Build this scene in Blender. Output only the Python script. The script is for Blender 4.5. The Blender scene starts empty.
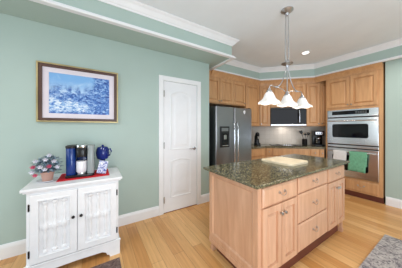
import bpy, bmesh, math, random
from mathutils import Matrix, Vector
random.seed(7)
S = bpy.context.scene
COL = S.collection
R = math.radians

# ------------------------------------------------------------------ camera, world, lights, exposure
cam_d = bpy.data.cameras.new('camera')
cam = bpy.data.objects.new('camera', cam_d)
COL.objects.link(cam)
cam.location = (0, 0, 1.33)
cam.rotation_euler = (R(90), 0, R(58))
cam_d.sensor_fit = 'HORIZONTAL'
cam_d.sensor_width = 36
cam_d.lens = 36 * 168 / 402
cam_d.shift_y = -6 / 402
cam_d.clip_start = 0.05
S.camera = cam
S.render.filter_size = 1.2

S.view_settings.view_transform = 'Standard'
S.view_settings.look = 'None'
S.view_settings.gamma = 1
S.view_settings.use_curve_mapping = False
S.view_settings.exposure = 0.0

w = bpy.data.worlds.new('world')
S.world = w
w.use_nodes = True
w.node_tree.nodes['Background'].inputs[0].default_value = (0.85, 0.93, 1.0, 1)
w.node_tree.nodes['Background'].inputs[1].default_value = 0.9


def area(name, loc, target, sx, sy, power, color):
    d = bpy.data.lights.new(name, 'AREA')
    d.shape = 'RECTANGLE'
    d.size, d.size_y, d.energy, d.color = sx, sy, power, color
    o = bpy.data.objects.new(name, d)
    COL.objects.link(o)
    o.location = loc
    o.rotation_euler = (Vector(target) - Vector(loc)).to_track_quat('-Z', 'Y').to_euler()
    return o


COOL = (0.86, 0.93, 1.0)
area('window_daylight_back', (-0.4, -2.45, 1.45), (-0.6, 2, 1.2), 3.6, 2.0, 36, COOL)
area('window_daylight_right', (2.45, 1.6, 1.45), (-2, 1.6, 1.2), 4.4, 2.0, 37, (0.86, 0.89, 1.0))
area('ceiling_fill', (1.0, 0.55, 0.7), (-0.9, 1.5, 2.77), 1.2, 1.2, 42, (0.76, 0.89, 1.0))  # unseen fill light added behind the camera to brighten ceiling and soffit


def spot(name, loc, power, color, ang=140):
    d = bpy.data.lights.new(name, 'SPOT')
    d.energy, d.color, d.spot_size, d.spot_blend, d.shadow_soft_size = power, color, R(ang), 0.6, 0.06
    o = bpy.data.objects.new(name, d)
    COL.objects.link(o)
    o.location = loc
    return o


WARM = (1.0, 0.86, 0.70)
NEUTRAL = (1.0, 0.95, 0.9)
for i, (lx, ly) in enumerate(((-0.15, 2.75), (-0.35, 3.55), (-0.5, 0.6), (-0.9, -0.9))):
    spot('overhead_spot', (lx, ly, 2.73), 27, NEUTRAL, 150)  # out-of-view spots added to brighten floor, island front and oven cabinet

# ------------------------------------------------------------------ materials


def s2l(c):
    return tuple((v / 255 / 12.92) if v / 255 <= 0.04045 else ((v / 255 + 0.055) / 1.055) ** 2.4 for v in c) + (1,)


def base_mat(name, rough=0.5, metal=0.0):
    m = bpy.data.materials.new(name)
    m.use_nodes = True
    nt = m.node_tree
    b = nt.nodes['Principled BSDF']
    b.inputs['Roughness'].default_value = rough
    b.inputs['Metallic'].default_value = metal
    return m, nt, b


def ramp(nt, fac, stops):
    r = nt.nodes.new('ShaderNodeValToRGB')
    els = r.color_ramp.elements
    while len(els) < len(stops):
        els.new(0.5)
    for e, (p, c) in zip(els, stops):
        e.position = p
        e.color = c
    nt.links.new(fac, r.inputs[0])
    return r.outputs[0]


def coords(nt, scale=(1, 1, 1), rot=(0, 0, 0)):
    t = nt.nodes.new('ShaderNodeTexCoord')
    mp = nt.nodes.new('ShaderNodeMapping')
    mp.inputs['Scale'].default_value = scale
    mp.inputs['Rotation'].default_value = rot
    nt.links.new(t.outputs['Object'], mp.inputs[0])
    return mp.outputs[0]


def noise(nt, vec, scale, detail=3, rough=0.5, dist=0.0):
    n = nt.nodes.new('ShaderNodeTexNoise')
    n.inputs['Scale'].default_value = scale
    n.inputs['Detail'].default_value = detail
    n.inputs['Roughness'].default_value = rough
    n.inputs['Distortion'].default_value = dist
    nt.links.new(vec, n.inputs['Vector'])
    return n.outputs[0]


def bump(nt, b, h, strength=0.1, dist=0.01):
    n = nt.nodes.new('ShaderNodeBump')
    n.inputs['Strength'].default_value = strength
    n.inputs['Distance'].default_value = dist
    nt.links.new(h, n.inputs['Height'])
    nt.links.new(n.outputs[0], b.inputs['Normal'])


def plain(name, c, rough=0.5, metal=0.0, var=0.04, scale=6, bmp=0.0):
    m, nt, b = base_mat(name, rough, metal)
    f = noise(nt, coords(nt), scale, 3)
    lo = s2l([max(0, v * (1 - var)) for v in c])
    hi = s2l([min(255, v * (1 + var)) for v in c])
    nt.links.new(ramp(nt, f, [(0.3, lo), (0.7, hi)]), b.inputs['Base Color'])
    if bmp:
        bump(nt, b, noise(nt, coords(nt), 180, 2), bmp, 0.004)
    return m


def wood(name, dark, light, scale=(9, 9, 0.9), rough=0.38):
    m, nt, b = base_mat(name, rough)
    f = noise(nt, coords(nt, scale), 2.2, 5, 0.6, 0.6)
    nt.links.new(ramp(nt, f, [(0.28, s2l(dark)), (0.72, s2l(light))]), b.inputs['Base Color'])
    return m


def mix(nt, fac, a, bcol, mode='MIX'):
    n = nt.nodes.new('ShaderNodeMix')
    n.data_type = 'RGBA'
    n.blend_type = mode
    if isinstance(fac, float):
        n.inputs[0].default_value = fac
    else:
        nt.links.new(fac, n.inputs[0])
    nt.links.new(a, n.inputs[6])
    if isinstance(bcol, tuple):
        n.inputs[7].default_value = bcol
    else:
        nt.links.new(bcol, n.inputs[7])
    return n.outputs[2]


M = {}
M['sage'] = plain('sage_paint', (173, 192, 184), 0.55, var=0.012, scale=2)
M['ceil'] = plain('ceiling_paint', (234, 240, 243), 0.8, var=0.01, scale=3, bmp=0.05)
M['trim'] = plain('white_trim_paint', (238, 239, 240), 0.35, var=0.01)
M['door'] = plain('white_door_paint', (236, 237, 239), 0.35, var=0.01)
M['console'] = plain('distressed_white_paint', (240, 240, 241), 0.4, var=0.012, scale=14)
M['honey'] = wood('honey_maple', (186, 137, 92), (213, 166, 118))
M['blond'] = wood('blond_maple', (194, 146, 114), (217, 172, 139), rough=0.3)
M['toe'] = plain('dark_red_toe_board', (104, 52, 38), 0.5, var=0.1)
M['pewter'] = plain('pewter', (175, 172, 168), 0.28, 1.0)
M['soft_pewter'] = plain('soft_pewter', (186, 166, 150), 0.45, 0.7)
M['chrome'] = plain('chrome', (205, 206, 208), 0.15, 1.0, var=0.01)
M['black'] = plain('black_plastic', (22, 22, 24), 0.3, var=0.1)
M['blackglass'] = plain('black_glass', (14, 14, 16), 0.06, var=0.05)
M['blackglass'].node_tree.nodes['Principled BSDF'].inputs['Specular IOR Level'].default_value = 0.3
M['iron'] = plain('dark_iron', (48, 44, 44), 0.45, 0.6)
M['brushed'] = plain('brushed_nickel', (190, 191, 194), 0.3, 1.0)


def steel(name, c, rough, sc):
    m, nt, b = base_mat(name, rough, 1.0)
    f = noise(nt, coords(nt, sc), 30, 2)
    nt.links.new(ramp(nt, f, [(0.3, s2l([v * 0.93 for v in c])), (0.7, s2l(c))]), b.inputs['Base Color'])
    return m


M['steel'] = steel('stainless_steel', (230, 232, 236), 0.2, (0.3, 8, 8))
M['slate'] = steel('dark_stainless', (150, 151, 154), 0.34, (8, 0.3, 8))


def granite():
    m, nt, b = base_mat('green_granite', 0.16)
    v = coords(nt)
    vo = nt.nodes.new('ShaderNodeTexVoronoi')
    vo.inputs['Scale'].default_value = 115
    nt.links.new(v, vo.inputs['Vector'])
    sp = nt.nodes.new('ShaderNodeSeparateColor')
    nt.links.new(vo.outputs['Color'], sp.inputs[0])
    c1 = ramp(nt, sp.outputs[0], [(0.0, s2l((20, 22, 18))), (0.3, s2l((58, 58, 44))), (0.6, s2l((104, 98, 72))),
                                  (0.88, s2l((144, 134, 100))), (1.0, s2l((190, 180, 146)))])
    f = noise(nt, v, 28, 4)
    c2 = ramp(nt, f, [(0.35, s2l((56, 60, 48))), (0.65, s2l((146, 138, 108)))])
    nt.links.new(mix(nt, 0.22, c1, c2), b.inputs['Base Color'])
    return m


M['granite'] = granite()
M['granite_edge'] = plain('polished_granite_edge', (58, 62, 60), 0.15, var=0.35, scale=90)


def floor_mat():
    m, nt, b = base_mat('honey_oak_planks', 0.3)
    v = coords(nt)
    br = nt.nodes.new('ShaderNodeTexBrick')
    br.offset = 0.37
    br.inputs['Scale'].default_value = 1
    br.inputs['Brick Width'].default_value = 1.2
    br.inputs['Row Height'].default_value = 0.115
    br.inputs['Mortar Size'].default_value = 0.0012
    br.inputs['Mortar Smooth'].default_value = 0.2
    br.inputs['Color1'].default_value = s2l((212, 152, 88))
    br.inputs['Color2'].default_value = s2l((242, 194, 132))
    br.inputs['Mortar'].default_value = s2l((150, 104, 60))
    nt.links.new(v, br.inputs['Vector'])
    g = noise(nt, coords(nt, (1.2, 22, 1)), 2.0, 5, 0.6, 0.5)
    gc = ramp(nt, g, [(0.3, s2l((222, 212, 200))), (0.7, (1, 1, 1, 1))])
    nt.links.new(mix(nt, 0.75, br.outputs['Color'], gc, 'MULTIPLY'), b.inputs['Base Color'])
    return m


M['floor'] = floor_mat()


def tile_mat():
    m, nt, b = base_mat('beige_backsplash_tile', 0.4)
    t = nt.nodes.new('ShaderNodeTexCoord')
    mp = nt.nodes.new('ShaderNodeMapping')
    mp.inputs['Rotation'].default_value = (R(90), 0, 0)
    nt.links.new(t.outputs['Object'], mp.inputs[0])
    br = nt.nodes.new('ShaderNodeTexBrick')
    br.offset = 0.0
    br.inputs['Scale'].default_value = 1
    br.inputs['Brick Width'].default_value = 0.105
    br.inputs['Row Height'].default_value = 0.105
    br.inputs['Mortar Size'].default_value = 0.002
    br.inputs['Color1'].default_value = s2l((214, 203, 190))
    br.inputs['Color2'].default_value = s2l((222, 212, 200))
    br.inputs['Mortar'].default_value = s2l((198, 187, 174))
    nt.links.new(mp.outputs[0], br.inputs['Vector'])
    nt.links.new(br.outputs['Color'], b.inputs['Base Color'])
    return m


M['tile'] = tile_mat()


def rug_mat(name, stops, scale):
    m, nt, b = base_mat(name, 0.95)
    v = coords(nt)
    f = noise(nt, v, scale, 4, 0.65, 1.5)
    nt.links.new(ramp(nt, f, [(p, s2l(c)) for p, c in stops]), b.inputs['Base Color'])
    bump(nt, b, noise(nt, v, 300, 2), 0.5, 0.004)
    return m


M['rug_grey'] = rug_mat('grey_rug_pile', [(0.3, (58, 60, 78)), (0.42, (128, 122, 124)), (0.52, (176, 170, 166)), (0.62, (200, 194, 188)), (0.75, (110, 96, 96))], 22)
M['rug_brown'] = rug_mat('brown_rug_pile', [(0.3, (70, 52, 48)), (0.5, (112, 90, 84)), (0.62, (132, 112, 104)), (0.72, (206, 196, 188))], 16)


def painting_mat():
    m, nt, b = base_mat('blue_winter_landscape', 0.4)
    # local y runs along the picture, z up; picture is 0.62 x 0.44
    t = nt.nodes.new('ShaderNodeTexCoord')
    sep = nt.nodes.new('ShaderNodeSeparateXYZ')
    nt.links.new(t.outputs['Object'], sep.inputs[0])

    def mrange(sock, a, b_):
        mr = nt.nodes.new('ShaderNodeMapRange')
        mr.inputs[1].default_value, mr.inputs[2].default_value = a, b_
        nt.links.new(sock, mr.inputs[0])
        return mr.outputs[0]

    def math_(op, a, b_):
        n = nt.nodes.new('ShaderNodeMath')
        n.operation = op
        n.use_clamp = True
        for k, q in enumerate((a, b_)):
            if isinstance(q, float):
                n.inputs[k].default_value = q
            else:
                nt.links.new(q, n.inputs[k])
        return n.outputs[0]
    big = noise(nt, coords(nt, (1, 8, 12)), 1.0, 4, 0.55, 0.6)
    fine = noise(nt, coords(nt, (1, 20, 34)), 1.0, 4, 0.7, 1.2)
    sky = ramp(nt, math_('MULTIPLY', mrange(sep.outputs[2], -.22, .22), math_('ADD', big, 0.5)), [(0.25, s2l((232, 238, 248))), (0.5, s2l((186, 216, 242))), (0.85, s2l((124, 178, 230)))])
    snow = ramp(nt, fine, [(0.36, s2l((60, 110, 190))), (0.46, s2l((140, 184, 230))), (0.58, s2l((228, 238, 248)))])
    pines = ramp(nt, fine, [(0.36, s2l((28, 60, 140))), (0.5, s2l((64, 120, 196))), (0.64, s2l((176, 208, 240)))])
    # snow fills the lower half with a broken edge, pines crowd the right side and a middle band
    low = math_('ADD', mrange(sep.outputs[2], .06, -.06), 0.0)
    low = ramp(nt, math_('MULTIPLY', math_('ADD', low, big), 0.6), [(0.42, (0, 0, 0, 1)), (0.56, (1, 1, 1, 1))])
    right = math_('MULTIPLY', mrange(sep.outputs[1], .02, .2), math_('ADD', big, 0.35))
    band_ = math_('MULTIPLY', math_('MULTIPLY', mrange(sep.outputs[2], .09, .0), mrange(sep.outputs[2], -.16, -.06)), math_('ADD', big, 0.1))
    low_r = math_('MULTIPLY', mrange(sep.outputs[2], -.14, -.23), 0.7)
    pm = ramp(nt, math_('ADD', math_('ADD', right, band_), low_r), [(0.40, (0, 0, 0, 1)), (0.62, (1, 1, 1, 1))])
    left_trees = math_('MULTIPLY', math_('MULTIPLY', mrange(sep.outputs[2], .13, .05), mrange(sep.outputs[2], -.01, .03)), mrange(noise(nt, coords(nt, (1, 16, 4)), 1.0, 3), .45, .6))
    pm = mix(nt, left_trees, pm, (1, 1, 1, 1))
    nt.links.new(mix(nt, pm, mix(nt, low, sky, snow), pines), b.inputs['Base Color'])
    return m


M['picture'] = painting_mat()
M['gold'] = plain('gilt_frame', (176, 160, 118), 0.35, 0.7, var=0.08)
M['frame_brown'] = plain('dark_frame_wood', (84, 58, 48), 0.4, var=0.1)
M['mat_board'] = plain('lilac_mat_board', (226, 218, 226), 0.8, var=0.01)

M['red_cloth'] = plain('red_cloth', (214, 24, 40), 0.85, var=0.06, bmp=0.3)
M['blue_plastic'] = plain('navy_gloss_plastic', (24, 58, 128), 0.15, var=0.1)
M['blue_glaze'] = plain('cobalt_glaze', (26, 44, 120), 0.12, var=0.15)
M['smoke'] = plain('grey_smoked_plastic', (150, 158, 158), 0.2, var=0.03)
M['ceramic'] = plain('white_ceramic', (236, 236, 240), 0.2, var=0.01)
M['terracotta'] = plain('pink_terracotta', (194, 154, 140), 0.7, var=0.06)
M['leaf'] = plain('grey_green_leaf', (122, 140, 154), 0.5, var=0.38, scale=55)
M['pink'] = plain('pink_petal', (206, 92, 122), 0.6, var=0.1)
M['petal'] = plain('white_petal', (226, 224, 234), 0.6, var=0.04)
M['soil'] = plain('soil', (60, 44, 36), 0.9, var=0.2)
M['board'] = wood('pale_chopping_board', (226, 208, 174), (242, 230, 204), (2, 14, 14), 0.5)
M['towel_green'] = plain('green_terry', (112, 172, 138), 0.95, var=0.08, scale=40, bmp=0.5)
M['towel_white'] = plain('white_terry', (224, 222, 220), 0.95, var=0.03, scale=40, bmp=0.5)


def packet_mat():
    m, nt, b = base_mat('white_blue_printed_card', 0.4)
    f = noise(nt, coords(nt), 40, 3, 0.5, 2)
    nt.links.new(ramp(nt, f, [(0.40, s2l((70, 88, 170))), (0.5, s2l((200, 206, 232))), (0.6, s2l((240, 240, 246)))]), b.inputs['Base Color'])
    return m


M['packet'] = packet_mat()


def lamp_mat(name, c, strength, base):
    m, nt, b = base_mat(name, 0.35)
    f = noise(nt, coords(nt), 14, 3)
    nt.links.new(ramp(nt, f, [(0.3, s2l([v * 0.95 for v in base])), (0.7, s2l(base))]), b.inputs['Base Color'])
    b.inputs['Emission Color'].default_value = c
    b.inputs['Emission Strength'].default_value = strength
    return m


M['shade'] = lamp_mat('alabaster_glass', (1, 0.96, 0.93, 1), 0.12, (240, 236, 232))
M['lens'] = lamp_mat('lit_lens', (1, 0.97, 0.92, 1), 3.0, (250, 250, 250))

# ------------------------------------------------------------------ mesh helpers


class MB:
    def __init__(self, T=None):
        self.bm = bmesh.new()
        self.T = T or Matrix()

    def v(self, p):
        return self.bm.verts.new(self.T @ Vector(p))

    def face(self, vs):
        try:
            return self.bm.faces.new(vs)
        except ValueError:
            return None

    def box(self, a, b, bev=0.0):
        x0, y0, z0 = [min(p, q) for p, q in zip(a, b)]
        x1, y1, z1 = [max(p, q) for p, q in zip(a, b)]
        vs = [self.v(p) for p in ((x0, y0, z0), (x1, y0, z0), (x1, y1, z0), (x0, y1, z0), (x0, y0, z1), (x1, y0, z1), (x1, y1, z1), (x0, y1, z1))]
        fs = [self.face([vs[i] for i in f]) for f in ((3, 2, 1, 0), (4, 5, 6, 7), (0, 1, 5, 4), (1, 2, 6, 5), (2, 3, 7, 6), (3, 0, 4, 7))]
        if bev:
            es = set(e for f in fs for e in f.edges)
            bmesh.ops.bevel(self.bm, geom=list(es), offset=bev, segments=2, affect='EDGES', profile=0.6)
        return self

    def prism(self, poly, z0, z1, bev=0.0):
        lo = [self.v((x, y, z0)) for x, y in poly]
        hi = [self.v((x, y, z1)) for x, y in poly]
        n = len(poly)
        fs = [self.face(lo[::-1]), self.face(hi)]
        for i in range(n):
            fs.append(self.face([lo[i], lo[(i + 1) % n], hi[(i + 1) % n], hi[i]]))
        if bev:
            es = set(e for f in fs[:2] for e in f.edges)
            bmesh.ops.bevel(self.bm, geom=list(es), offset=bev, segments=2, affect='EDGES', profile=0.6)
        return self

    def lathe(self, prof, c=(0, 0, 0), seg=20, axis='z', a0=0.0, a1=2 * math.pi):
        full = abs(a1 - a0 - 2 * math.pi) < 1e-6
        n = seg if full else seg + 1
        rings = []
        for r, h in prof:
            ring = []
            for k in range(n):
                a = a0 + (a1 - a0) * k / seg
                p = (r * math.cos(a), r * math.sin(a), h)
                if axis == 'y':
                    p = (p[0], p[2], p[1])
                elif axis == 'x':
                    p = (p[2], p[0], p[1])
                ring.append(self.v((p[0] + c[0], p[1] + c[1], p[2] + c[2])))
            rings.append(ring)
        for i in range(len(rings) - 1):
            for k in range(n if full else n - 1):
                self.face([rings[i][k], rings[i][(k + 1) % n], rings[i + 1][(k + 1) % n], rings[i + 1][k]])
        if prof[0][0] > 1e-5:
            self.face(rings[0][::-1])
        if prof[-1][0] > 1e-5:
            self.face(rings[-1])
        bmesh.ops.remove_doubles(self.bm, verts=[v for r_ in rings for v in r_], dist=1e-6)
        return self

    def shell(self, prof, c=(0, 0, 0), seg=28, wob=None):
        rings = []
        for r, h in prof:
            ring = []
            for k in range(seg):
                a = 2 * math.pi * k / seg
                dr, dz = wob(a, r, h) if wob else (0, 0)
                ring.append(self.v((c[0] + (r + dr) * math.cos(a), c[1] + (r + dr) * math.sin(a), c[2] + h + dz)))
            rings.append(ring)
        for i in range(len(rings) - 1):
            for k in range(seg):
                self.face([rings[i][k], rings[i][(k + 1) % seg], rings[i + 1][(k + 1) % seg], rings[i + 1][k]])
        return self

    def tube(self, pts, r, seg=8):
        pts = [Vector(p) for p in pts]
        rings = []
        up = Vector((0.13, 0.27, 1)).normalized()
        for i, p in enumerate(pts):
            d = (pts[min(i + 1, len(pts) - 1)] - pts[max(i - 1, 0)]).normalized()
            a = d.cross(up)
            if a.length < 1e-3:
                a = d.cross(Vector((1, 0, 0)))
            a.normalize()
            b = d.cross(a).normalized()
            rr = r[i] if isinstance(r, (list, tuple)) else r
            rings.append([self.v(p + a * rr * math.cos(2 * math.pi * k / seg) + b * rr * math.sin(2 * math.pi * k / seg)) for k in range(seg)])
        for i in range(len(rings) - 1):
            for k in range(seg):
                self.face([rings[i][k], rings[i][(k + 1) % seg], rings[i + 1][(k + 1) % seg], rings[i + 1][k]])
        self.face(rings[0][::-1])
        self.face(rings[-1])
        return self

    def ball(self, c, r, seg=12, sz=1.0):
        n = seg // 2
        return self.lathe([(r * math.sin(math.pi * i / n) if 0 < i < n else 0.0, -r * sz * math.cos(math.pi * i / n)) for i in range(n + 1)], c, seg)

    def rings(self, x0, x1, z0, z1, prof, arch=0.0, cap=True):
        """concentric outlines in the local xz plane; prof = [(inset, y)], front is -y"""
        nseg = 8 if arch else 1
        prev = None
        for ins, y in prof:
            pts = [(x0 + ins, z0 + ins), (x1 - ins, z0 + ins)]
            for k in range(nseg + 1):
                u = k / nseg
                pts.append((x1 - ins + (x0 - x1 + 2 * ins) * u, z1 - ins - (arch * (1 - math.sin(math.pi * u)) if arch else 0)))
            ring = [self.v((p[0], y, p[1])) for p in pts]
            if prev:
                n = len(ring)
                for k in range(n):
                    self.face([prev[k], prev[(k + 1) % n], ring[(k + 1) % n], ring[k]])
            prev = ring
        if cap:
            self.face(prev)
        return self

    def sweep(self, path, prof, closed_prof=True):
        """profile [(out, z)] swept along a plan polyline; out is to the right of travel"""
        n = len(path)
        rows = []
        for i, p in enumerate(path):
            p = Vector(p)
            ds = []
            if i > 0:
                ds.append((p - Vector(path[i - 1])).normalized())
            if i < n - 1:
                ds.append((Vector(path[i + 1]) - p).normalized())
            ns = [Vector((d.y, -d.x)) for d in ds]
            if len(ns) == 2:
                mv = (ns[0] + ns[1])
                mv = mv / (1 + ns[0].dot(ns[1]))
            else:
                mv = ns[0]
            rows.append([self.v((p.x + mv.x * o, p.y + mv.y * o, z)) for o, z in prof])
        m = len(prof)
        for i in range(n - 1):
            for k in range(m if closed_prof else m - 1):
                self.face([rows[i][k], rows[i + 1][k], rows[i + 1][(k + 1) % m], rows[i][(k + 1) % m]])
        self.face(rows[0][::-1])
        self.face(rows[-1])
        return self

    def build(self, name, mat, parent=None, smooth=False, mats=None):
        bmesh.ops.recalc_face_normals(self.bm, faces=self.bm.faces)
        me = bpy.data.meshes.new(name)
        self.bm.to_mesh(me)
        self.bm.free()
        for mm in ([mat] if mats is None else mats):
            me.materials.append(mm)
        if smooth:
            for p in me.polygons:
                p.use_smooth = True
            me.set_sharp_from_angle(angle=R(40))
        o = bpy.data.objects.new(name, me)
        COL.objects.link(o)
        if parent:
            o.parent = parent
        return o


def tag(o, label=None, cat=None, group=None, kind=None):
    if label:
        o['label'] = label
    if cat:
        o['category'] = cat
    if group:
        o['group'] = group
    if kind:
        o['kind'] = kind
    return o


def thing(name, loc, rz, label, cat, group=None):
    o = bpy.data.objects.new(name, None)
    o.empty_display_size = 0.1
    COL.objects.link(o)
    o.location = loc
    o.rotation_euler = (0, 0, rz)
    return tag(o, label, cat, group)


def struct(name, mb, mat, parent=None, **k):
    o = mb.build(name, mat, parent, **k)
    if not parent:
        o['kind'] = 'structure'
    return o


# ------------------------------------------------------------------ the setting
ZC = 2.77
XL = -2.52          # left wall face
XR, YB = 2.6, -2.6
XK, YF = -3.2, 4.85  # kitchen back walls
YE = 1.75           # end of the left wall
struct('floor', MB().box((XK - .12, YB - .12, -0.06), (XR + .12, YF + .12, 0)), M['floor'])
struct('ceiling', MB().box((XK - .12, YB - .12, ZC), (XR + .12, YF + .12, ZC + .08)), M['ceil'])
struct('wall_left', MB().box((XL - .12, YB, 0), (XL, YE, ZC)), M['sage'])
struct('wall_pantry', MB().box((XK, YE - .12, 0), (XL - .12, YE, ZC)), M['sage'])
struct('wall_kitchen', MB().box((XK - .12, YE - .12, 0), (XK, YF + .12, ZC)), M['sage'])
struct('wall_far', MB().box((XK, YF, 0), (XR, YF + .12, ZC)), M['sage'])
# far wall to the right of the oven cabinet stands level with the cabinet
struct('wall_side', MB().box((-0.78, 4.27, 0), (XR, YF, ZC)), M['sage'])
mb = MB()
mb.box((XL, YB - .12, 0), (XR, YB, 0.45)).box((XL, YB - .12, 2.45), (XR, YB, ZC))
mb.box((XL, YB - .12, .45), (-2.2, YB, 2.45)).box((1.4, YB - .12, .45), (XR, YB, 2.45))
struct('wall_back', mb, M['sage'])
mb = MB()
mb.box((XR, YB, 0), (XR + .12, YF, 0.45)).box((XR, YB, 2.45), (XR + .12, YF, ZC))
mb.box((XR, YB, .45), (XR + .12, -.6, 2.45)).box((XR, 3.8, .45), (XR + .12, YF, 2.45))
struct('wall_right', mb, M['sage'])
# diagonal tiled wall of the kitchen corner: the plane y - x = 6.567
Tc = Matrix.Translation((-3.2, 3.367, 0)) @ Matrix.Rotation(R(45), 4, 'Z')
o = struct('wall_corner', MB().box((0.0, 0, 0), (2.097, .05, ZC)), M['tile'])
o.matrix_world = Tc
# dropped soffit
SF = [(-2.08, YB + .01), (-2.08, 1.90), (-2.72, 1.90), (-2.72, 3.38), (-1.88, 4.22), (XR - .01, 4.22)]
poly = SF + [(XR - .01, YF - .01), (XK + .01, YF - .01), (XK + .01, YE + .01), (XL + .005, YE + .01), (XL + .005, YB + .01)]
struct('wall_soffit', MB().prism(poly, 2.495, ZC - .002), M['sage'])
crown = [(0.001, 2.675), (0.012, 2.675), (0.016, 2.69), (0.03, 2.70), (0.06, 2.735), (0.074, 2.745), (0.085, 2.755), (0.085, ZC - .003), (0.001, ZC - .003)]
struct('trim_1', MB().sweep(SF, crown), M['trim'])
band = [(-0.01, 2.472), (0.045, 2.472), (0.05, 2.485), (0.03, 2.498), (0.026, 2.515), (0.001, 2.515), (0.001, 2.494), (-0.01, 2.494)]
struct('trim_2', MB().sweep(SF, band), M['trim'])
bprof = [(0.001, 0), (0.018, 0), (0.018, 0.11), (0.012, 0.135), (0.006, 0.145), (0.001, 0.145)]
D0, D1 = 0.885, 1.485   # door slab along the left wall
struct('baseboard_left', MB().sweep([(XL, YB + .02), (XL, D0 - .075)], bprof), M['trim'])
struct('baseboard_pantry', MB().sweep([(XL, D1 + .078), (XL, YE), (XL - .09, YE)], bprof), M['trim'])
struct('baseboard_side', MB().sweep([(-.77, 4.27), (XR - .02, 4.27)], bprof), M['trim'])

# closet door on the left wall
T90 = Matrix.Rotation(R(90), 4, 'Z')
dr = bpy.data.objects.new('door_1', None)
COL.objects.link(dr)
dr.location = (XL, D0, 0)
dr.rotation_euler = (0, 0, R(90))
tag(dr, 'white closet door with arched upper panel and chrome lever handle', None, None, 'structure')
DW, DH = D1 - D0, 2.065
mb = MB()
mb.box((0.004, -0.008, 0.012), (DW - .004, 0.0, DH - .004))
bead = [(0, -0.008), (0.006, -0.016), (0.018, -0.014), (0.026, -0.0085), (0.06, -0.0085), (0.085, -0.0135)]
mb.rings(.115, DW - .115, 0.98, DH - .13, bead, arch=0.07)
mb.rings(.115, DW - .115, 0.22, 0.84, bead, arch=0.035)
mb.build('door_panel', M['door'], dr)
mb = MB()
cw = 0.075
for x0, x1 in ((-cw, -0.002), (DW + .002, DW + cw)):
    mb.box((x0, -.022, 0), (x1, -.001, DH + cw), .004)
mb.box((-.002, -.022, DH), (DW + .002, -.001, DH + cw), .003)
mb.build('door_casing', M['trim'], dr)
mb = MB()
mb.box((0.004, -.006, 0.0), (DW - .004, -.001, 0.011))
mb.build('threshold', M['toe'], dr)
for z in (.22, 1.06, 1.86):
    MB().box((-.004, -.03, z - .045), (.012, -.0225, z + .045)).tube([(0.004, -.03, z - .05), (0.004, -.03, z + .05)], .006).build('hinge', M['pewter'], dr)
mb = MB()
hz = .985
mb.lathe([(0.0, -.05), (.011, -.05), (.011, -.018), (.027, -.016), (.027, -.009), (0, -.009)], (DW - .055, 0, hz), 16, 'y')
mb.tube([(DW - .055, -.05, hz), (DW - .09, -.053, hz + .004), (DW - .13, -.05, hz - .004), (DW - .165, -.046, hz + .0)], [.009, .009, .007, .006])
mb.build('door_handle', M['chrome'], dr, smooth=True)


# ------------------------------------------------------------------ cabinet pieces (local x = width, -y = front)
def raised_door(x0, x1, z0, z1, y=0.0, rail=0.05, T=None):
    t = 0.02
    mb = MB(T)
    mb.rings(x0, x1, z0, z1, [(0, y), (0, y - t + .004), (.004, y - t), (rail, y - t), (rail + .003, y - t + .017), (rail + .010, y - t + .018), (rail + .032, y - t + .001)])
    return mb


def slab_front(x0, x1, z0, z1, y=0.0, T=None):
    t = 0.02
    return MB(T).rings(x0, x1, z0, z1, [(0, y), (0, y - t + .008), (.004, y - t + .006), (.014, y - t), (.03, y - t)])


def knob(x, z, y, T=None, r=.014):
    return MB(T).lathe([(0, y - .03), (r * .7, y - .029), (r, y - .022), (r * .8, y - .015), (r * .4, y - .012), (r * .45, y), (0, y)], (x, 0, z), 12, 'y')


def bail(x, z, y, T=None, wd=.085):
    mb = MB(T)
    for s in (-1, 1):
        mb.lathe([(0, y - .016), (.006, y - .016), (.007, y - .006), (.013, y - .004), (.013, y), (0, y)], (x + s * wd / 2, 0, z), 10, 'y')
    pts = []
    for k in range(9):
        a = math.pi * k / 8
        pts.append((x - wd / 2 * math.cos(a), y - .016 - .006 * math.sin(a), z - .026 * math.sin(a)))
    mb.tube(pts, .0028, 6)
    return mb


# ------------------------------------------------------------------ console by the left wall
CX, CY0, CW = -1.985, -0.512, 0.727
con = thing('sideboard', (CX, CY0, 0), R(90), 'white painted two-door sideboard with carved spindle panels against the sage wall', 'sideboard')
CDp = 0.475
mb = MB()
mb.box((.012, 0, .15), (CW - .012, CDp, .785))
mb.build('body', M['console'], con)
mb = MB()
mb.box((-.022, -.03, .79), (CW + .022, CDp + .015, .815), .006)
mb.box((-.008, -.016, .774), (CW + .008, CDp + .005, .79), .005)
mb.build('top', M['console'], con)
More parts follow.
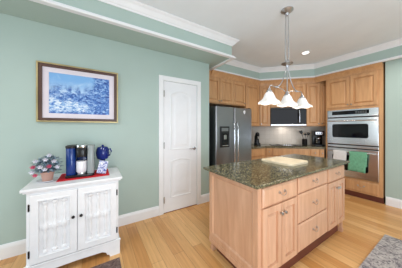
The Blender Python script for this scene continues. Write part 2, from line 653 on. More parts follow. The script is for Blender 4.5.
# base with scalloped apron
mb = MB()
prof = [(0, 0), (.09, 0), (.098, .022), (.118, .03), (.128, .055), (.16, .072), (CW / 2, .078)]
out = prof + [(CW - x, z) for x, z in prof[-2::-1]] + [(CW, .15), (0, .15)]
fr = [mb.v((x, -.014, z)) for x, z in out]
bk = [mb.v((x, .012, z)) for x, z in out]
n = len(out)
mb.face(fr)
mb.face(bk[::-1])
for i in range(n):
    mb.face([fr[i], bk[i], bk[(i + 1) % n], fr[(i + 1) % n]])
for x0 in (0, CW - .022):
    mb.box((x0, .013, 0), (x0 + .022, .09, .149)).box((x0, CDp - .09, 0), (x0 + .022, CDp, .149)).box((x0, .09, .08), (x0 + .022, CDp - .09, .149))
mb.box((-.006, -.02, .142), (CW + .006, .005, .158), .004)
mb.build('plinth', M['console'], con)
for k, (a, b) in enumerate(((.036, .361), (.365, .694))):
    mb = MB()
    mb.rings(a, b, .165, .755, [(0, 0), (0, -.018), (.004, -.022), (.046, -.022), (.048, -.026), (.056, -.026), (.06, -.004)])
    d = mb.build('door', M['console'], con)
    wd = b - a
    for j in range(3):
        cx = a + wd * (0.5 + (j - 1) * .2)
        zs = .165 + .066
        h = .755 - .165 - .132
        pr = []
        for u, r in ((0, .006), (.015, .024), (.05, .026), (.08, .012), (.11, .019), (.16, .010), (.24, .017), (.33, .021), (.41, .012), (.45, .024), (.5, .029),
                     (.55, .024), (.59, .012), (.67, .021), (.76, .017), (.84, .010), (.89, .019), (.92, .012), (.95, .026), (.985, .024), (1, .006)):
            pr.append((r * .82, zs + u * h))
        sp = MB().lathe(pr, (cx, -.008, 0), 14, 'z')
        for v in sp.bm.verts:
            v.co.y = -.006 + (v.co.y + .008) * .8
        sp.build('spindle', M['console'], d, smooth=True)
    MB().box((a + .062, -.014, .446), (b - .062, -.0045, .474)).build('cross_rail', M['console'], d)
    kx = b - .028 if k == 0 else a + .028
    kb = knob(kx, .505, -.022, None, .014)
    kb.build('knob', M['iron'], d, smooth=True)
    hx = a - .004 if k == 0 else b + .004
    for z in (.655, .262):
        MB().box((hx - .006, -.024, z - .026), (hx + .006, -.0205, z + .026)).tube([(hx, -.024, z - .03), (hx, -.024, z + .03)], .005, 6).build('hinge', M['iron'], d)

ZT = 0.815
cl = MB().box((-2.415, -.322, ZT + .001), (-2.08, .125, ZT + .004)).build('table_runner', M['red_cloth'])
tag(cl, 'red cloth runner lying under the coffee maker on the white sideboard', 'runner')

# potted plant
pl = thing('potted_plant', (-2.17, -.398, ZT + .001), 0, 'small flowering plant in a pink clay pot on the sideboard', 'plant')
MB().lathe([(0, 0), (.055, 0), (.076, .012), (.080, .016), (.074, .016), (.054, .006), (0, .006)], (0, 0, 0), 24).build('saucer', M['ceramic'], pl, smooth=True)
MB().lathe([(0, .007), (.038, .007), (.048, .075), (.053, .077), (.054, .095), (.047, .095), (.045, .08), (0, .08)], (0, 0, 0), 24).build('pot', M['terracotta'], pl, smooth=True)
MB().lathe([(0, .081), (.045, .081), (.035, .086), (0, .088)], (0, 0, 0), 16).build('soil', M['soil'], pl)


def leaf(mb, p, d, ln, wd):
    d = d.normalized()
    side = d.cross(Vector((0, 0, 1)))
    if side.length < .01:
        side = Vector((1, 0, 0))
    side.normalize()
    up = side.cross(d).normalized()
    rows = []
    for u, k in ((0, .1), (.3, .8), (.6, 1), (.85, .6), (1, .05)):
        c = p + d * ln * u - up * ln * .25 * u * u
        rows.append((mb.v(c - side * wd * k + up * wd * .3 * k), mb.v(c), mb.v(c + side * wd * k + up * wd * .3 * k)))
    for a, b in zip(rows, rows[1:]):
        mb.face([a[0], a[1], b[1], b[0]])
        mb.face([a[1], a[2], b[2], b[1]])


mb = MB()
st = MB()
tips = []
for i in range(430):
    a = random.uniform(0, 2 * math.pi)
    el = random.uniform(-.8, 1.45)
    rr = random.uniform(.045, .1)
    p = Vector((math.cos(a) * math.cos(el) * rr, math.sin(a) * math.cos(el) * rr, .145 + math.sin(el) * rr))
    if p.z < .1 and (p.x > .02 or p.z < .045):
        continue
    d = Vector((math.cos(a), math.sin(a), random.uniform(-.4, .8)))
    leaf(mb, p, d, random.uniform(.022, .038), random.uniform(.008, .013))
    if i % 6 == 0:
        st.tube([(p.x * .1, p.y * .1, .1), (p.x * .5, p.y * .5, .11 + (p.z - .1) * .3), tuple(p)], .0016, 5)
        tips.append(p)
mb.build('foliage', M['leaf'], pl)
st.build('stem', M['leaf'], pl)
fl = [(.085, -.085, .165, 'pink'), (.105, .03, .165, 'pink'), (.11, -.03, .165, 'petal'), (.07, -.07, .215, 'petal'), (.085, -.07, .09, 'pink'),
      (.08, .06, .205, 'petal'), (.085, .0, .225, 'petal'), (.09, -.09, .12, 'petal'), (.085, .085, .15, 'petal'), (.105, .0, .14, 'petal'), (.05, .02, .26, 'petal')]
for x, y, z, c in fl:
    mb = MB()
    for k in range(6):
        a = 2 * math.pi * k / 6
        leaf(mb, Vector((x, y, z)), Vector((.7, math.cos(a), math.sin(a))), .024, .011)
    mb.ball((x + .004, y, z), .006, 8)
    f = mb.build('flower', M[c], pl)
    f['label'] = 'pink blossom' if c == 'pink' else 'white blossom'

# single-serve coffee maker
ZR = ZT + .005
cf = thing('coffee_maker', (-2.165, -.267, ZR), R(88), 'navy and black pod coffee maker with grey water tank on red cloth', 'coffee maker')


def rbox(mb, x0, x1, y0, y1, z0, z1, r, seg=4):
    pts = []
    for cx, cy, a in ((x1 - r, y1 - r, 0), (x0 + r, y1 - r, 90), (x0 + r, y0 + r, 180), (x1 - r, y0 + r, 270)):
        for k in range(seg + 1):
            t = R(a + 90 * k / seg)
            pts.append((cx + r * math.cos(t), cy + r * math.sin(t)))
    return mb.prism(pts, z0, z1, .004)


rbox(MB(), 0, .25, -.02, .2, 0, .022, .03).build('base', M['black'], cf, smooth=True)
rbox(MB(), .002, .085, .005, .19, .023, .30, .035).build('side_column', M['blue_plastic'], cf, smooth=True)
rbox(MB(), -.002, .089, .0, .195, .301, .325, .035).build('column_cap', M['iron'], cf, smooth=True)
rbox(MB(), .0865, .184, .105, .195, .023, .205, .02).build('brew_column', M['blue_plastic'], cf, smooth=True)
rbox(MB(), .0875, .182, -.01, .195, .206, .30, .03).build('brew_head', M['black'], cf, smooth=True)
rbox(MB(), .09, .18, -.005, .19, .301, .33, .028).build('lid', M['chrome'], cf, smooth=True)
MB().tube([(.098, -.004, .292), (.1, -.028, .286), (.135, -.034, .284), (.17, -.028, .286), (.172, -.004, .292)], .006).build('lid_handle', M['black'], cf, smooth=True)
rbox(MB(), .185, .25, .0, .19, .023, .322, .025).build('water_tank', M['smoke'], cf, smooth=True)
MB().lathe([(0, .023), (.046, .023), (.046, .042), (0, .042)], (.135, .045, 0), 20).build('drip_tray', M['chrome'], cf)
Tk = Matrix.Translation(cf.location) @ Matrix.Rotation(R(88), 4, 'Z')
mg = MB().lathe([(0, 0), (.04, 0), (.046, .01), (.047, .05), (.047, .118), (.043, .118), (.042, .012), (0, .01)], (0, 0, 0), 24)
mg.tube([(-.03, -.035, .09), (-.045, -.052, .085), (-.05, -.058, .055), (-.045, -.052, .03), (-.03, -.035, .025)], .006, 8)
mg = mg.build('mug', M['ceramic'], None, smooth=True)
mg.location = Tk @ Vector((.135, .035, .043))
tag(mg, 'white mug standing under the spout of the navy coffee maker', 'mug')

# blue round pot on a foot and the printed packet
bp = thing('footed_pot', (-2.33, .068, ZR), 0, 'round dark blue pot on a narrow foot behind the printed packet', 'pot')
MB().lathe([(0, 0), (.045, 0), (.045, .008), (.02, .03), (.016, .09), (.03, .135), (.056, .145), (.07, .19), (.072, .22), (.066, .26), (.05, .285), (.02, .292), (0, .292)], (0, 0, 0), 28).build('bowl', M['blue_glaze'], bp, smooth=True)
MB().lathe([(0, .293), (.012, .293), (.014, .302), (.008, .309), (0, .31)], (0, 0, 0), 14).build('knob', M['blue_glaze'], bp, smooth=True)
MB().tube([(.05, .05, .25), (.07, .075, .265), (.08, .085, .235), (.07, .07, .19), (.05, .05, .18)], .008, 8).build('handle', M['blue_glaze'], bp, smooth=True)
mb = MB()
mb.box((-.046, -.012, 0), (.046, .012, .128), .006)
mb.box((-.046, -.004, .128), (.046, .004, .14))
pk = mb.build('packet', M['packet'])
pk.location = (-2.165, .047, ZR + .006)
pk.rotation_euler = (R(-14), R(16), R(100))
tag(pk, 'white and blue printed packet leaning at the right end of the red cloth', 'packet')

# framed print
PY, PZ, PWD, PHT = -.151, 1.73, .80, .665
pt = thing('framed_picture', (XL + .002, PY, PZ), 0, 'framed blue winter landscape hanging over the white sideboard', 'picture')


def frame_ring(y0, z0, w0, x_back, x_front, T=None):
    """rectangular ring of half sizes y0,z0, width w0, lying on the wall"""
    mb = MB(T)
    for (a, b, c, d) in ((-y0, y0, z0 - w0, z0), (-y0, y0, -z0, -z0 + w0), (-y0, -y0 + w0, -z0 + w0, z0 - w0), (y0 - w0, y0, -z0 + w0, z0 - w0)):
        mb.box((x_back, a, c), (x_front, b, d), .002)
    return mb


hy, hz2 = PWD / 2, PHT / 2
frame_ring(hy, hz2, .016, 0, .034).build('outer_frame', M['gold'], pt)
frame_ring(hy - .0165, hz2 - .0165, .03, 0, .026).build('inner_frame', M['frame_brown'], pt)
frame_ring(hy - .047, hz2 - .047, .055, 0, .013).build('mat_board', M['mat_board'], pt)
MB().box((0, -hy + .1, -hz2 + .1), (.009, hy - .1, hz2 - .1)).build('print', M['picture'], pt)

# ------------------------------------------------------------------ refrigerator
FX, FY0, FW = -2.42, 1.83, .94
fg = thing('refrigerator', (FX, FY0, 0), R(90), 'dark stainless side-by-side refrigerator with ice dispenser in left door', 'refrigerator')
MB().box((.005, .075, .02), (FW - .005, .74, 1.735), .005).build('body', M['slate'], fg)
sx = .445
for k, (a, b) in enumerate(((0, sx - .003), (sx + .003, FW))):
    mb = MB()
    x0, x1, r = a, b, .02
    pts = [(x0, .07), (x0, r), (x0 + r * .3, r * .3), (x0 + r, 0), (x1 - r, 0), (x1 - r * .3, r * .3), (x1, r), (x1, .07)]
    mb.prism(pts[::-1], .06, 1.725, .003)
    d = mb.build('door', M['slate'], fg)
    hx = sx - .045 if k == 0 else sx + .045
    h = MB().tube([(hx, -.002, 1.44), (hx, -.05, 1.42), (hx, -.058, 1.3), (hx, -.058, .75), (hx, -.05, .63), (hx, -.002, .61)], .014, 10)
    h.build('handle', M['steel'], d, smooth=True)
    if k == 0:
        MB().box((.09, -.012, .97), (.31, -.001, 1.36), .004).build('dispenser_panel', M['black'], d)
        mb = MB()
        mb.box((.125, -.016, 1.01), (.275, -.0125, 1.23), .003)
        mb.build('dispenser_recess', M['blackglass'], d)
        MB().box((.13, -.03, 1.0), (.27, -.0125, 1.012), .003).build('drip_shelf', M['steel'], d)
        MB().box((.17, -.026, 1.12), (.23, -.0165, 1.2), .003).build('paddle', M['pewter'], d)
        MB().box((.12, -.016, 1.27), (.28, -.0125, 1.33), .002).build('control_strip', M['slate'], d)
for x0, x1 in ((.02, .07), (FW - .07, FW - .02)):
    MB().box((x0, .02, 1.7255), (x1, .12, 1.745), .004).build('hinge_cover', M['black'], fg)
MB().box((.01, .06, 0), (FW - .01, .08, .055)).build('grille', M['black'], fg)
mg = MB()
mg.lathe([(0, -.006), (.026, -.006), (.03, -.003), (.03, 0), (0, 0)], (0, 0, 0), 16, 'y')
mg.box((-.012, -.009, -.045), (.012, 0, -.02), .002)
mg = mg.build('fridge_magnet', M['ceramic'])
mg.location = (FX + .001, 2.545, 1.655)
mg.rotation_euler = (0, 0, R(90))
tag(mg, 'small round white magnet on the refrigerator right door', 'magnet')


def upper_cabinet(name, loc, rz, w_, dep, z0, z1, doors, label, mat='honey', knobs=True, top=2.34, group='honey maple wall cabinets'):
    c = thing(name, loc, rz, label, 'cabinet', group)
    MB().box((0, 0, z0), (w_, dep, z1)).build('body', M[mat], c)
    n = len(doors)
    for i, (a, b) in enumerate(doors):
        d = raised_door(a, b, z0 + .015, top, 0, .05 if b - a > .25 else .045).build('door', M[mat], c)
        if knobs:
            kx = b - .028 if (i % 2 == 0 and n > 1) else a + .028
            knob(kx, z0 + .06, -.02).build('knob', M['pewter'], d, smooth=True)
    return c


def cornice(path, name, label):
    prof_ = [(-.02, 2.36), (.008, 2.36), (.014, 2.382), (.02, 2.392), (.028, 2.41), (.055, 2.445), (.062, 2.45), (.062, 2.468), (-.02, 2.468)]
    o_ = MB().sweep(path, prof_).build(name, M['honey'])
    return o_


upper_cabinet('wall_cabinet', (-2.72, 1.765, 0), R(90), 1.115, .46, 1.825, 2.468, [(.012, .372), (.378, .738), (.744, 1.104)], 'wide honey maple cabinet with three doors above the refrigerator')
upper_cabinet('wall_cabinet', (-2.72, 2.884, 0), R(90), .49, .44, 1.37, 2.468, [(.012, .478)], 'tall honey maple wall cabinet just right of the refrigerator')
RT2 = math.sqrt(.5)


def dg(s, off=0.0, z=0.0, plane=(-2.72, 3.38)):
    """point s along the diagonal, off behind its plane"""
    return (plane[0] + RT2 * s - RT2 * off, plane[1] + RT2 * s + RT2 * off, z)


upper_cabinet('wall_cabinet', dg(.003), R(45), .247, .32, 1.37, 2.468, [(.008, .24)], 'narrow honey maple corner cabinet left of the microwave')
upper_cabinet('wall_cabinet', dg(.252), R(45), .763, .32, 1.815, 2.468, [(.01, .378), (.385, .753)], 'two-door honey maple corner cabinet above the microwave')
upper_cabinet('wall_cabinet', dg(1.017), R(45), .48, .32, 1.37, 2.468, [(.008, .277), (.285, .47)], 'honey maple corner cabinet between microwave and ovens')

# microwave under the corner cabinet
mw = thing('microwave', dg(.257, -.05), R(45), 'black and steel over-the-range microwave hanging under the corner cabinet', 'microwave')
W = .753
MB().box((0, .022, 1.385), (W, .365, 1.81), .003).build('body', M['slate'], mw)
MB().box((0, 0, 1.42), (.575, .021, 1.765), .004).build('door', M['blackglass'], mw)
MB().box((0, 0, 1.766), (W, .021, 1.81), .003).build('vent_grille', M['black'], mw)
MB().box((0, 0, 1.385), (W, .021, 1.418), .003).build('bottom_strip', M['steel'], mw)
MB().box((.577, 0, 1.42), (W, .021, 1.765), .004).build('control_panel', M['blackglass'], mw)
MB().tube([(.60, -.001, 1.75), (.60, -.04, 1.735), (.60, -.045, 1.6), (.60, -.04, 1.465), (.60, -.001, 1.45)], .012, 8).build('handle', M['steel'], mw, smooth=True)

ml = bpy.data.lights.new('microwave_lamp', 'AREA')
ml.shape, ml.size, ml.size_y, ml.energy, ml.color = 'RECTANGLE', .3, .08, 1.3, NEUTRAL
mo = bpy.data.objects.new('microwave_lamp', ml)
COL.objects.link(mo)
mo.location = dg(.63, .12, 1.38)

# ------------------------------------------------------------------ oven tower
TX0, TX1, TY = -1.65, -.80, 4.22
tw = thing('oven_cabinet', (TX0, TY, 0), 0, 'tall honey maple cabinet housing the double wall oven', 'cabinet')
TWd = TX1 - TX0
OX0, OX1, OZ0, OZ1 = .034, .806, .365, 1.695
mb = MB()
mb.box((0, 0, .11), (OX0, .6, 2.468)).box((OX1, 0, .11), (TWd, .6, 2.468))
mb.box((OX0, 0, .11), (OX1, .6, OZ0 - .002)).box((OX0, 0, OZ1 + .002), (OX1, .6, 2.468)).box((OX0, .585, OZ0), (OX1, .6, OZ1))
mb.build('body', M['honey'], tw)
MB().box((0.0, .05, 0), (TWd, .58, .109)).build('toe_board', M['toe'], tw)
for k, (a, b) in enumerate(((.025, .405), (.412, .79))):
    d = raised_door(a, b, 1.745, 2.335).build('door', M['honey'], tw)
    knob(b - .025 if k == 0 else a + .025, 1.79, -.02).build('knob', M['pewter'], d, smooth=True)
for k, (a, b) in enumerate(((.025, .33), (.34, .80))):
    d = slab_front(a, b, .135, .335).build('drawer', M['honey'], tw)
    bail((a + b) / 2, .25, -.02).build('pull', M['pewter'], d, smooth=True)

tag(cornice([(-2.72, 1.93), (-2.72, 3.38), (-1.86, 4.22 + .02)], 'cornice', ''), 'honey maple cornice running along the refrigerator and corner cabinets', 'cornice')
tag(cornice([(-1.84, 4.30), (-1.84, TY), (TX1 + .0, TY)], 'cornice', ''), 'honey maple cornice along the top of the oven cabinet', 'cornice')

ov = thing('double_oven', (TX0 + OX0 + .002, TY, 0), 0, 'stainless steel double wall oven built into the tall cabinet', 'oven')
OW = OX1 - OX0 - .004
MB().box((.01, .0, OZ0 + .004), (OW - .01, .57, OZ1 - .004)).build('body', M['slate'], ov)
mb = MB().box((0, -.028, 1.55), (OW, -.001, OZ1), .004)
cp = mb.build('control_panel', M['steel'], ov)
MB().box((.085, -.031, 1.595), (OW - .12, -.0285, 1.67), .002).build('display', M['blackglass'], cp)
for i in range(5):
    for j in range(2):
        x = .46 + i * .034
        MB().box((x, -.0335, 1.61 + j * .026), (x + .02, -.0312, 1.622 + j * .026)).build('button', M['slate'], cp)


def oven_door(z0, z1, wz0, wz1, hzz):
    mb = MB().box((0, -.03, z0), (OW, -.001, z1), .004)
    d = mb.build('door', M['steel'], ov)
    # window with rounded corners
    mb = MB()
    x0, x1, r = .09, OW - .13, .035
    pts = []
    for cx, cz, a in ((x1 - r, wz1 - r, 0), (x0 + r, wz1 - r, 90), (x0 + r, wz0 + r, 180), (x1 - r, wz0 + r, 270)):
        for k in range(5):
            t = R(a + 22.5 * k)
            pts.append((cx + r * math.cos(t), cz + r * math.sin(t)))
    f0 = [mb.v((x, -.0305, z)) for x, z in pts]
    f1 = [mb.v((x, -.034, z)) for x, z in pts]
    mb.face(f1)
    mb.face(f0[::-1])
    for i in range(len(pts)):
        mb.face([f0[i], f0[(i + 1) % len(pts)], f1[(i + 1) % len(pts)], f1[i]])
    mb.build('window', M['blackglass'], d)
    mb = MB().tube([(.03, -.075, hzz), (OW - .03, -.075, hzz)], .012, 10)
    for x in (.05, OW - .05):
        mb.tube([(x, -.031, hzz), (x, -.075, hzz)], .008, 8)
    mb.build('handle', M['steel'], d, smooth=True)


oven_door(1.01, 1.53, 1.14, 1.41, 1.475)
oven_door(.375, .925, .50, .80, .865)
MB().box((0, -.022, .945), (OW, -.001, .99), .003).build('vent_trim', M['steel'], ov)
MB().box((.005, -.012, .926), (OW - .005, -.001, .944)).build('vent_slot', M['black'], ov)
MB().box((.005, -.012, 1.531), (OW - .005, -.001, 1.549)).build('vent_slot', M['black'], ov)
MB().box((.005, -.012, .991), (OW - .005, -.001, 1.009)).build('vent_slot', M['black'], ov)


def towel(x0, x1, zb, zback, mat, label):
    """cloth folded over the lower oven handle"""
    yb, zc, r = TY - .075, .865, .0155
    nx = 14
    prof_ = [(yb + r, zback)]
    prof_ += [(yb + r, zc)]
    for k in range(1, 8):
        a = math.pi * k / 8
        prof_.append((yb + r * math.cos(a), zc + r * math.sin(a)))
    prof_ += [(yb - r, zc)]
    for k in range(1, 9):
        prof_.append((yb - r - .004, zc + (zb - zc) * k / 8))
    mb = MB()
    rows = []
    for i in range(nx + 1):
        u = i / nx
        row = []
        for j, (y, z) in enumerate(prof_):
            wv = max(0, (zc - z)) * .035 * math.sin(u * 11 + 1) if j > 9 else 0
            row.append(mb.v((x0 + (x1 - x0) * u + (.012 * math.sin(z * 9) if j > 9 else 0), y - abs(wv), z + (.006 * math.sin(u * 5) if j == len(prof_) - 1 else 0))))
        rows.append(row)
    for a, b in zip(rows, rows[1:]):
        for j in range(len(prof_) - 1):
            mb.face([a[j], a[j + 1], b[j + 1], b[j]])
    o_ = mb.build('dish_towel', M[mat], None, smooth=True)
    md = o_.modifiers.new('thick', 'SOLIDIFY')
    md.thickness = .004
    md.offset = 0
    tag(o_, label, 'towel', 'towels over the lower oven handle')


towel(-1.235, -.985, .515, .62, 'towel_green', 'green dish towel hanging over the lower oven handle')
towel(-1.49, -1.28, .665, .70, 'towel_white', 'white dish towel hanging over the left of the lower oven handle')

# ------------------------------------------------------------------ base cabinets and counter in the corner
bl = thing('base_cabinet', (-2.5, 2.795, 0), R(90), 'honey maple base cabinet beside the refrigerator', 'cabinet')
MB(Matrix.Rotation(R(-90), 4, 'Z') @ Matrix.Translation((2.5, -2.795, 0))).prism([(-2.5, 2.795), (-2.5, 3.318), (-3.18, 3.318), (-3.18, 2.795)], .1, .878).build('body', M['honey'], bl)
MB().box((0, .06, 0), (.52, .6, .099)).build('toe_board', M['toe'], bl)
slab_front(.012, .512, .70, .865).build('drawer', M['honey'], bl)
raised_door(.012, .512, .115, .69).build('door', M['honey'], bl)
bd = thing('base_cabinet', (-2.5, 3.32, 0), R(45), 'honey maple corner base cabinet below the cooktop', 'cabinet')
MB().prism([(0.004, 0), (1.19, 0), (1.19, .5), (0.45, .5), (0.004, .06)], .1, .878).build('body', M['honey'], bd)
MB().box((.1, .06, 0), (1.15, .12, .099)).build('toe_board', M['toe'], bd)
for k, (a, b) in enumerate(((.012, .14), (.155, .905), (.92, 1.09), (1.1, 1.185))):
    d = slab_front(a, b, .70, .865).build('drawer', M['honey'], bd)
    if k != 1:
        knob((a + b) / 2, .79, -.02).build('knob', M['pewter'], d, smooth=True)
for a, b in ((.012, .14), (.155, .525), (.535, .905), (.92, 1.09), (1.1, 1.185)):
    if b - a > .2:
        raised_door(a, b, .115, .69).build('door', M['honey'], bd)
    else:
        slab_front(a, b, .115, .69).build('door', M['honey'], bd)
cpoly = [(-2.475, 2.79), (-2.475, 3.31), (-1.655, 4.13), (-1.655, 4.845), (-1.74, 4.82), (-3.185, 3.375), (-3.185, 2.79)]
mb = MB().prism(cpoly, .88, .918, .004)
ct = mb.build('countertop', M['granite'], None)
tag(ct, 'green granite countertop turning through the kitchen corner', 'countertop')
ZK = .919
ck = thing('cooktop', dg(.15, .03, ZK, (-2.5, 3.32)), R(45), 'black glass cooktop on the corner counter below the microwave', 'cooktop')
MB().box((0, 0, 0), (.67, .38, .01), .003).build('glass_top', M['blackglass'], ck)
for cx, cy, rr in ((.17, .1, .075), (.17, .28, .06), (.51, .1, .06), (.51, .28, .075)):
    mb = MB().lathe([(rr - .004, .0102), (rr, .0102), (rr, .0112), (rr - .004, .0112), (rr - .004, .0102)], (cx, cy, 0), 24)
    mb.build('burner_ring', M['iron'], ck)
for k in range(4):
    MB().lathe([(0, .0102), (.014, .0102), (.012, .03), (0, .03)], (.265 + k * .045, .05, 0), 12).build('knob', M['steel'], ck)

# black arched machine left
kb = thing('countertop_appliance', (-2.715, 3.295, ZK), R(60), 'small black arched appliance on the counter right of refrigerator', 'appliance')
MB().lathe([(0, 0), (.075, 0), (.078, .012), (.072, .05), (.06, .055), (0, .055)], (0, 0, 0), 24).build('base', M['black'], kb, smooth=True)
MB().tube([(0, .03, .05), (0, .035, .13), (0, .02, .2), (0, -.01, .25)], [.06, .055, .058, .05], 14).build('body', M['black'], kb, smooth=True)
MB().ball((0, -.012, .262), .05, 14, 1.0).build('hood', M['black'], kb, smooth=True)
MB().tube([(0, -.05, .21), (0, -.062, .16)], .022, 12).build('spout', M['pewter'], kb, smooth=True)

# utensil crock
uc = thing('utensil_crock', (-2.085, 4.215, ZK), 0, 'dark utensil crock on the counter right of the cooktop', 'crock')
MB().lathe([(0, 0), (.05, 0), (.055, .01), (.056, .14), (.06, .15), (.053, .15), (.05, .012), (0, .01)], (0, 0, 0), 24).build('jar', M['iron'], uc, smooth=True)
ut = [(.028, -.012, -.075, -.03, .33, 'spat', 'black spatula leaning left in the utensil crock'),
      (.012, -.002, .015, -.002, .29, 'ladle', 'black ladle standing upright in the utensil crock'),
      (-.01, .031, .07, .045, .31, 'spoon', 'black spoon leaning right in the utensil crock')]
for x0, y0, x1, y1, h, kd, lb in ut:
    mb = MB()
    a, b = Vector((x0, y0, .016)), Vector((x1, y1, h))
    mb.tube([a, a.lerp(b, .8)], .005, 6)
    e = a.lerp(b, .8)
    if kd == 'spat':
        dd = (b - a).normalized()
        sd = dd.cross(Vector((1, -1, 0))).normalized()
        nn = dd.cross(sd).normalized()
        L = .085
        vs = []
        for t in (-.003, .003):
            vs.append([mb.v(e + nn * t + sd * q + dd * r_) for q, r_ in ((-.012, -.005), (.012, -.005), (.034, .03), (.034, L), (-.034, L), (-.034, .03))])
        mb.face(vs[0][::-1])
        mb.face(vs[1])
        for i in range(6):
            mb.face([vs[0][i], vs[0][(i + 1) % 6], vs[1][(i + 1) % 6], vs[1][i]])
    else:
        mb.ball(e + (b - a).normalized() * .025, .032 if kd == 'spoon' else .032, 10, 1.2 if kd == 'spoon' else .8)
    o = mb.build('kitchen_utensil', M['black'], None, smooth=(kd != 'spat'))
    o.location = uc.location
    tag(o, lb, 'utensil', 'utensils in the crock')

# drip coffee maker by the ovens
cm = thing('drip_coffee_maker', (-1.875, 4.375, ZK), R(38), 'black drip coffee maker with glass carafe beside the ovens', 'coffee maker')
rbox(MB(), -.1, .1, -.12, .12, 0, .03, .03).build('base', M['black'], cm, smooth=True)
rbox(MB(), -.1, .1, .03, .12, .031, .24, .02).build('water_column', M['black'], cm, smooth=True)
rbox(MB(), -.1, .1, -.11, .12, .241, .345, .03).build('brew_head', M['black'], cm, smooth=True)
MB().box((-.07, -.115, .265), (.07, -.111, .32), .002).build('front_plate', M['steel'], cm)
for k in range(3):
    MB().box((-.045 + k * .034, -.12, .28), (-.023 + k * .034, -.1155, .305)).build('button', M['black'], cm)
ca = MB().lathe([(0, .032), (.06, .032), (.068, .06), (.07, .1), (.055, .15), (.045, .17), (0, .17)], (0, -.045, 0), 24).build('carafe', M['blackglass'], cm, smooth=True)
MB().lathe([(.0465, .165), (.05, .165), (.052, .185), (.03, .2), (0, .2)], (0, -.045, 0), 20).build('carafe_lid', M['steel'], ca, smooth=True)
MB().tube([(-.03, -.085, .16), (-.045, -.12, .165), (-.052, -.135, .12), (-.045, -.11, .07)], .007, 8).build('carafe_handle', M['steel'], ca, smooth=True)

# ------------------------------------------------------------------ island
IX0, IX1, IY0, IY1 = -1.515, -.862, 1.07, 2.70
isl = thing('kitchen_island', (IX1, IY0, 0), R(90), 'blond maple kitchen island with drawers and doors below granite', 'island')
IL, ID = IY1 - IY0, IX1 - IX0     # local x 0..IL, y 0..ID
ZB, ZTOP = .15, .8755
MB().box((0.0, 0, ZB), (IL, ID, ZTOP)).build('body', M['blond'], isl)
MB().box((.045, .045, 0), (IL - .045, ID - .06, ZB - .001)).build('toe_board', M['toe'], isl)
# corner feet
for fx, fy in ((0, 0), (0, ID - .044), (IL - .044, 0), (IL - .044, ID - .044)):
    mb = MB()
    mb.prism([(fx, fy), (fx + .044, fy), (fx + .044, fy + .044), (fx, fy + .044)], .0, .05, .006)
    mb.box((fx + .006, fy + .006, .05), (fx + .038, fy + .038, ZB - .001), .004)
    mb.build('foot', M['blond'], isl)
# end panel facing the camera (local -x side): frame over a flat field, in a turned frame
Te = Matrix.Rotation(R(-90), 4, 'Z') @ Matrix.Translation((-ID, 0, 0))
mb = MB(Te)
mb.rings(0, ID, ZB, ZTOP, [(0, 0), (0, -.014), (.002, -.016), (.052, -.016), (.058, -.012), (.066, -.004)])
mb.build('end_panel', M['blond'], isl)
mb = MB(Te)
mb.box((0, -.022, ZB - .05), (ID, -.001, ZB + .0), .005)
mb.build('base_rail', M['blond'], isl)
mb = MB()
mb.bm.free()
c1, c2 = .52, 1.14     # column seams
fr = [('d', .022, c1 - .012, .705, .858), ('d', c1 + .01, c2 - .01, .715, .858), ('d', c1 + .01, c2 - .01, .435, .705), ('d', c1 + .01, c2 - .01, .165, .425), ('d', c2 + .012, IL - .02, .705, .858)]
for _, a, b, z0, z1 in fr:
    d = slab_front(a, b, z0, z1).build('drawer', M['blond'], isl)
    bail((a + b) / 2, (z0 + z1) / 2 + .012, -.02, None, .075).build('pull', M['soft_pewter'], d, smooth=True)
for a, b in ((.022, c1 - .012), (c2 + .012, IL - .02)):
    m_ = (a + b) / 2
    for k, (p, q) in enumerate(((a, m_ - .003), (m_ + .003, b))):
        d = raised_door(p, q, .165, .695, 0, .05).build('door', M['blond'], isl)
        knob(q - .022 if k == 0 else p + .022, .62, -.02, None, .015).build('knob', M['pewter'], d, smooth=True)
# granite top: its own thing, lying on the island
mb = MB()
mb.box((-1.555, 1.0, .877), (-.825, 2.80, .902), .004)
it = mb.build('island_top', M['granite'], None)
tag(it, 'speckled green granite slab on top of the kitchen island', 'countertop')

cb = MB()
pts = []
hw, hh = .205, .205
for cx, cy, a in ((hw - .05, hh - .05, 0), (-hw + .05, hh - .05, 90), (-hw + .05, -hh + .05, 180), (hw - .05, -hh + .05, 270)):
    for k in range(6):
        t = R(a + 18 * k)
        pts.append((cx + .05 * math.cos(t), cy + .05 * math.sin(t)))
cb.prism(pts, 0, .024, .006)
cb = cb.build('chopping_board', M['board'])
cb.location = (-1.245, 2.015, .903)
tag(cb, 'pale square chopping board lying on the granite island top', 'chopping board')

# ------------------------------------------------------------------ pendant light over the island
PX, PYc = -1.18, 1.975
pd = thing('pendant_light', (PX, PYc, ZC), 0, 'brushed nickel pendant light with three bell shades above the island', 'pendant light')
MB().lathe([(0, -.001), (.068, -.001), (.07, -.012), (.05, -.03), (.022, -.045), (.018, -.06), (.012, -.07), (0, -.07)], (0, 0, 0), 28).build('canopy', M['brushed'], pd, smooth=True)
for s in (-1, 1):
    mb = MB().tube([(0, s * .018, -.06), (0, s * .03, -.1), (0, s * .03, -.58), (0, s * .018, -.63)], .0068, 8)
    mb.build('rod', M['brushed'], pd, smooth=True)
zd = 2.113 - ZC
MB().lathe([(0, zd + .045), (.02, zd + .04), (.026, zd + .02), (.062, zd + .008), (.066, zd), (.05, zd - .01), (.02, zd - .024), (.014, zd - .05), (0, zd - .055)], (0, 0, 0), 28).build('hub', M['brushed'], pd, smooth=True)
zs = 1.745 - ZC       # top of the shades
SY = .345


def bez(p0, p1, p2, p3, n=14):
    out_ = []
    for i in range(n + 1):
        t = i / n
        out_.append(tuple((1 - t) ** 3 * a + 3 * (1 - t) ** 2 * t * b + 3 * (1 - t) * t * t * c + t ** 3 * d for a, b, c, d in zip(p0, p1, p2, p3)))
    return out_


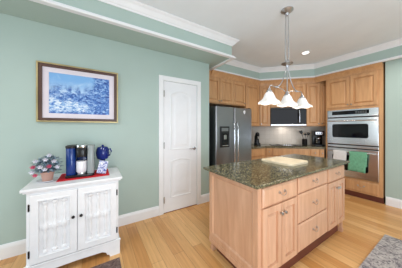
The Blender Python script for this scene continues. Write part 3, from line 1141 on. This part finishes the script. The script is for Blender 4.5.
MB().tube([(0, 0, zd - .04), (0, 0, zs + .03)], .0055, 8).build('centre_stem', M['brushed'], pd, smooth=True)
for s in (-1, 1):
    p = bez((0, s * .012, zd - .03), (0, s * .06, zd - .2), (0, s * .13, zs + .08), (0, s * .21, zs + .055))
    p += bez((0, s * .21, zs + .055), (0, s * .27, zs + .05), (0, s * .34, zs + .09), (0, s * SY, zs + .02))[1:]
    MB().tube(p, .0052, 8).build('arm', M['brushed'], pd, smooth=True)
    q = bez((0, s * .21, zs + .055), (0, s * .17, zs + .06), (0, s * .08, zs + .05), (0, s * .01, zs + .01))
    MB().tube(q, .004, 8).build('scroll', M['brushed'], pd, smooth=True)
    MB().ball((0, s * .21, zs + .057), .014, 12).build('ball', M['brushed'], pd, smooth=True)


def wob(a, r, h):
    k = max(0, (r - .06) / .06)
    return (.004 * k * math.cos(6 * a), .006 * k * math.cos(6 * a))


for y in (-SY, 0, SY):
    mb = MB().lathe([(0, zs + .03), (.01, zs + .03), (.016, zs + .01), (.03, zs - .005), (.032, zs - .016), (0, zs - .016)], (0, y, 0), 18)
    mb.build('shade_holder', M['brushed'], pd, smooth=True)
    prof_ = [(.022, zs - .017), (.038, zs - .022), (.048, zs - .04), (.058, zs - .065), (.070, zs - .09), (.090, zs - .112), (.108, zs - .125), (.12, zs - .138), (.118, zs - .142),
             (.104, zs - .13), (.086, zs - .117), (.066, zs - .095), (.054, zs - .067), (.044, zs - .041), (.035, zs - .027), (.02, zs - .024)]
    sh = MB().shell(prof_, (0, y, 0), 36, wob).build('shade', M['shade'], pd, smooth=True)
    MB().ball((0, y, zs - .085), .028, 12, 1.2).build('bulb', M['lens'], sh, smooth=True)
    d = bpy.data.lights.new('pendant_bulb', 'POINT')
    d.energy, d.color, d.shadow_soft_size = 1.2, WARM, .04
    lo = bpy.data.objects.new('pendant_bulb', d)
    COL.objects.link(lo)
    lo.location = (PX, PYc + y, ZC + zs - .15)

# recessed ceiling light
rl = thing('recessed_light', (-1.66, 3.39, ZC), 0, 'small lit recessed light in the ceiling right of the pendant', 'ceiling light')
MB().lathe([(.058, -.001), (.085, -.001), (.086, -.006), (.06, -.01), (.058, -.001)], (0, 0, 0), 28).build('trim_ring', M['trim'], rl, smooth=True)
MB().lathe([(0, -.004), (.057, -.004), (.057, -.001), (0, -.001)], (0, 0, 0), 24).build('lens', M['lens'], rl)
spot('overhead_spot', (-1.66, 3.39, ZC - .03), 16, WARM)

# ------------------------------------------------------------------ rugs


def rug(name, x0, x1, y0, y1, mat, label, fringe=None):
    o_ = MB().box((x0, y0, .001), (x1, y1, .010), .003).build(name, M[mat])
    tag(o_, label, 'rug')
    return o_


rug('area_rug', -1.90, -.4, -1.2, .205, 'rug_brown', 'brown patterned rug on the floor in front of the sideboard')
rug('kitchen_runner', -.56, .3, 1.55, 3.05, 'rug_grey', 'grey patterned runner on the floor right of the island')
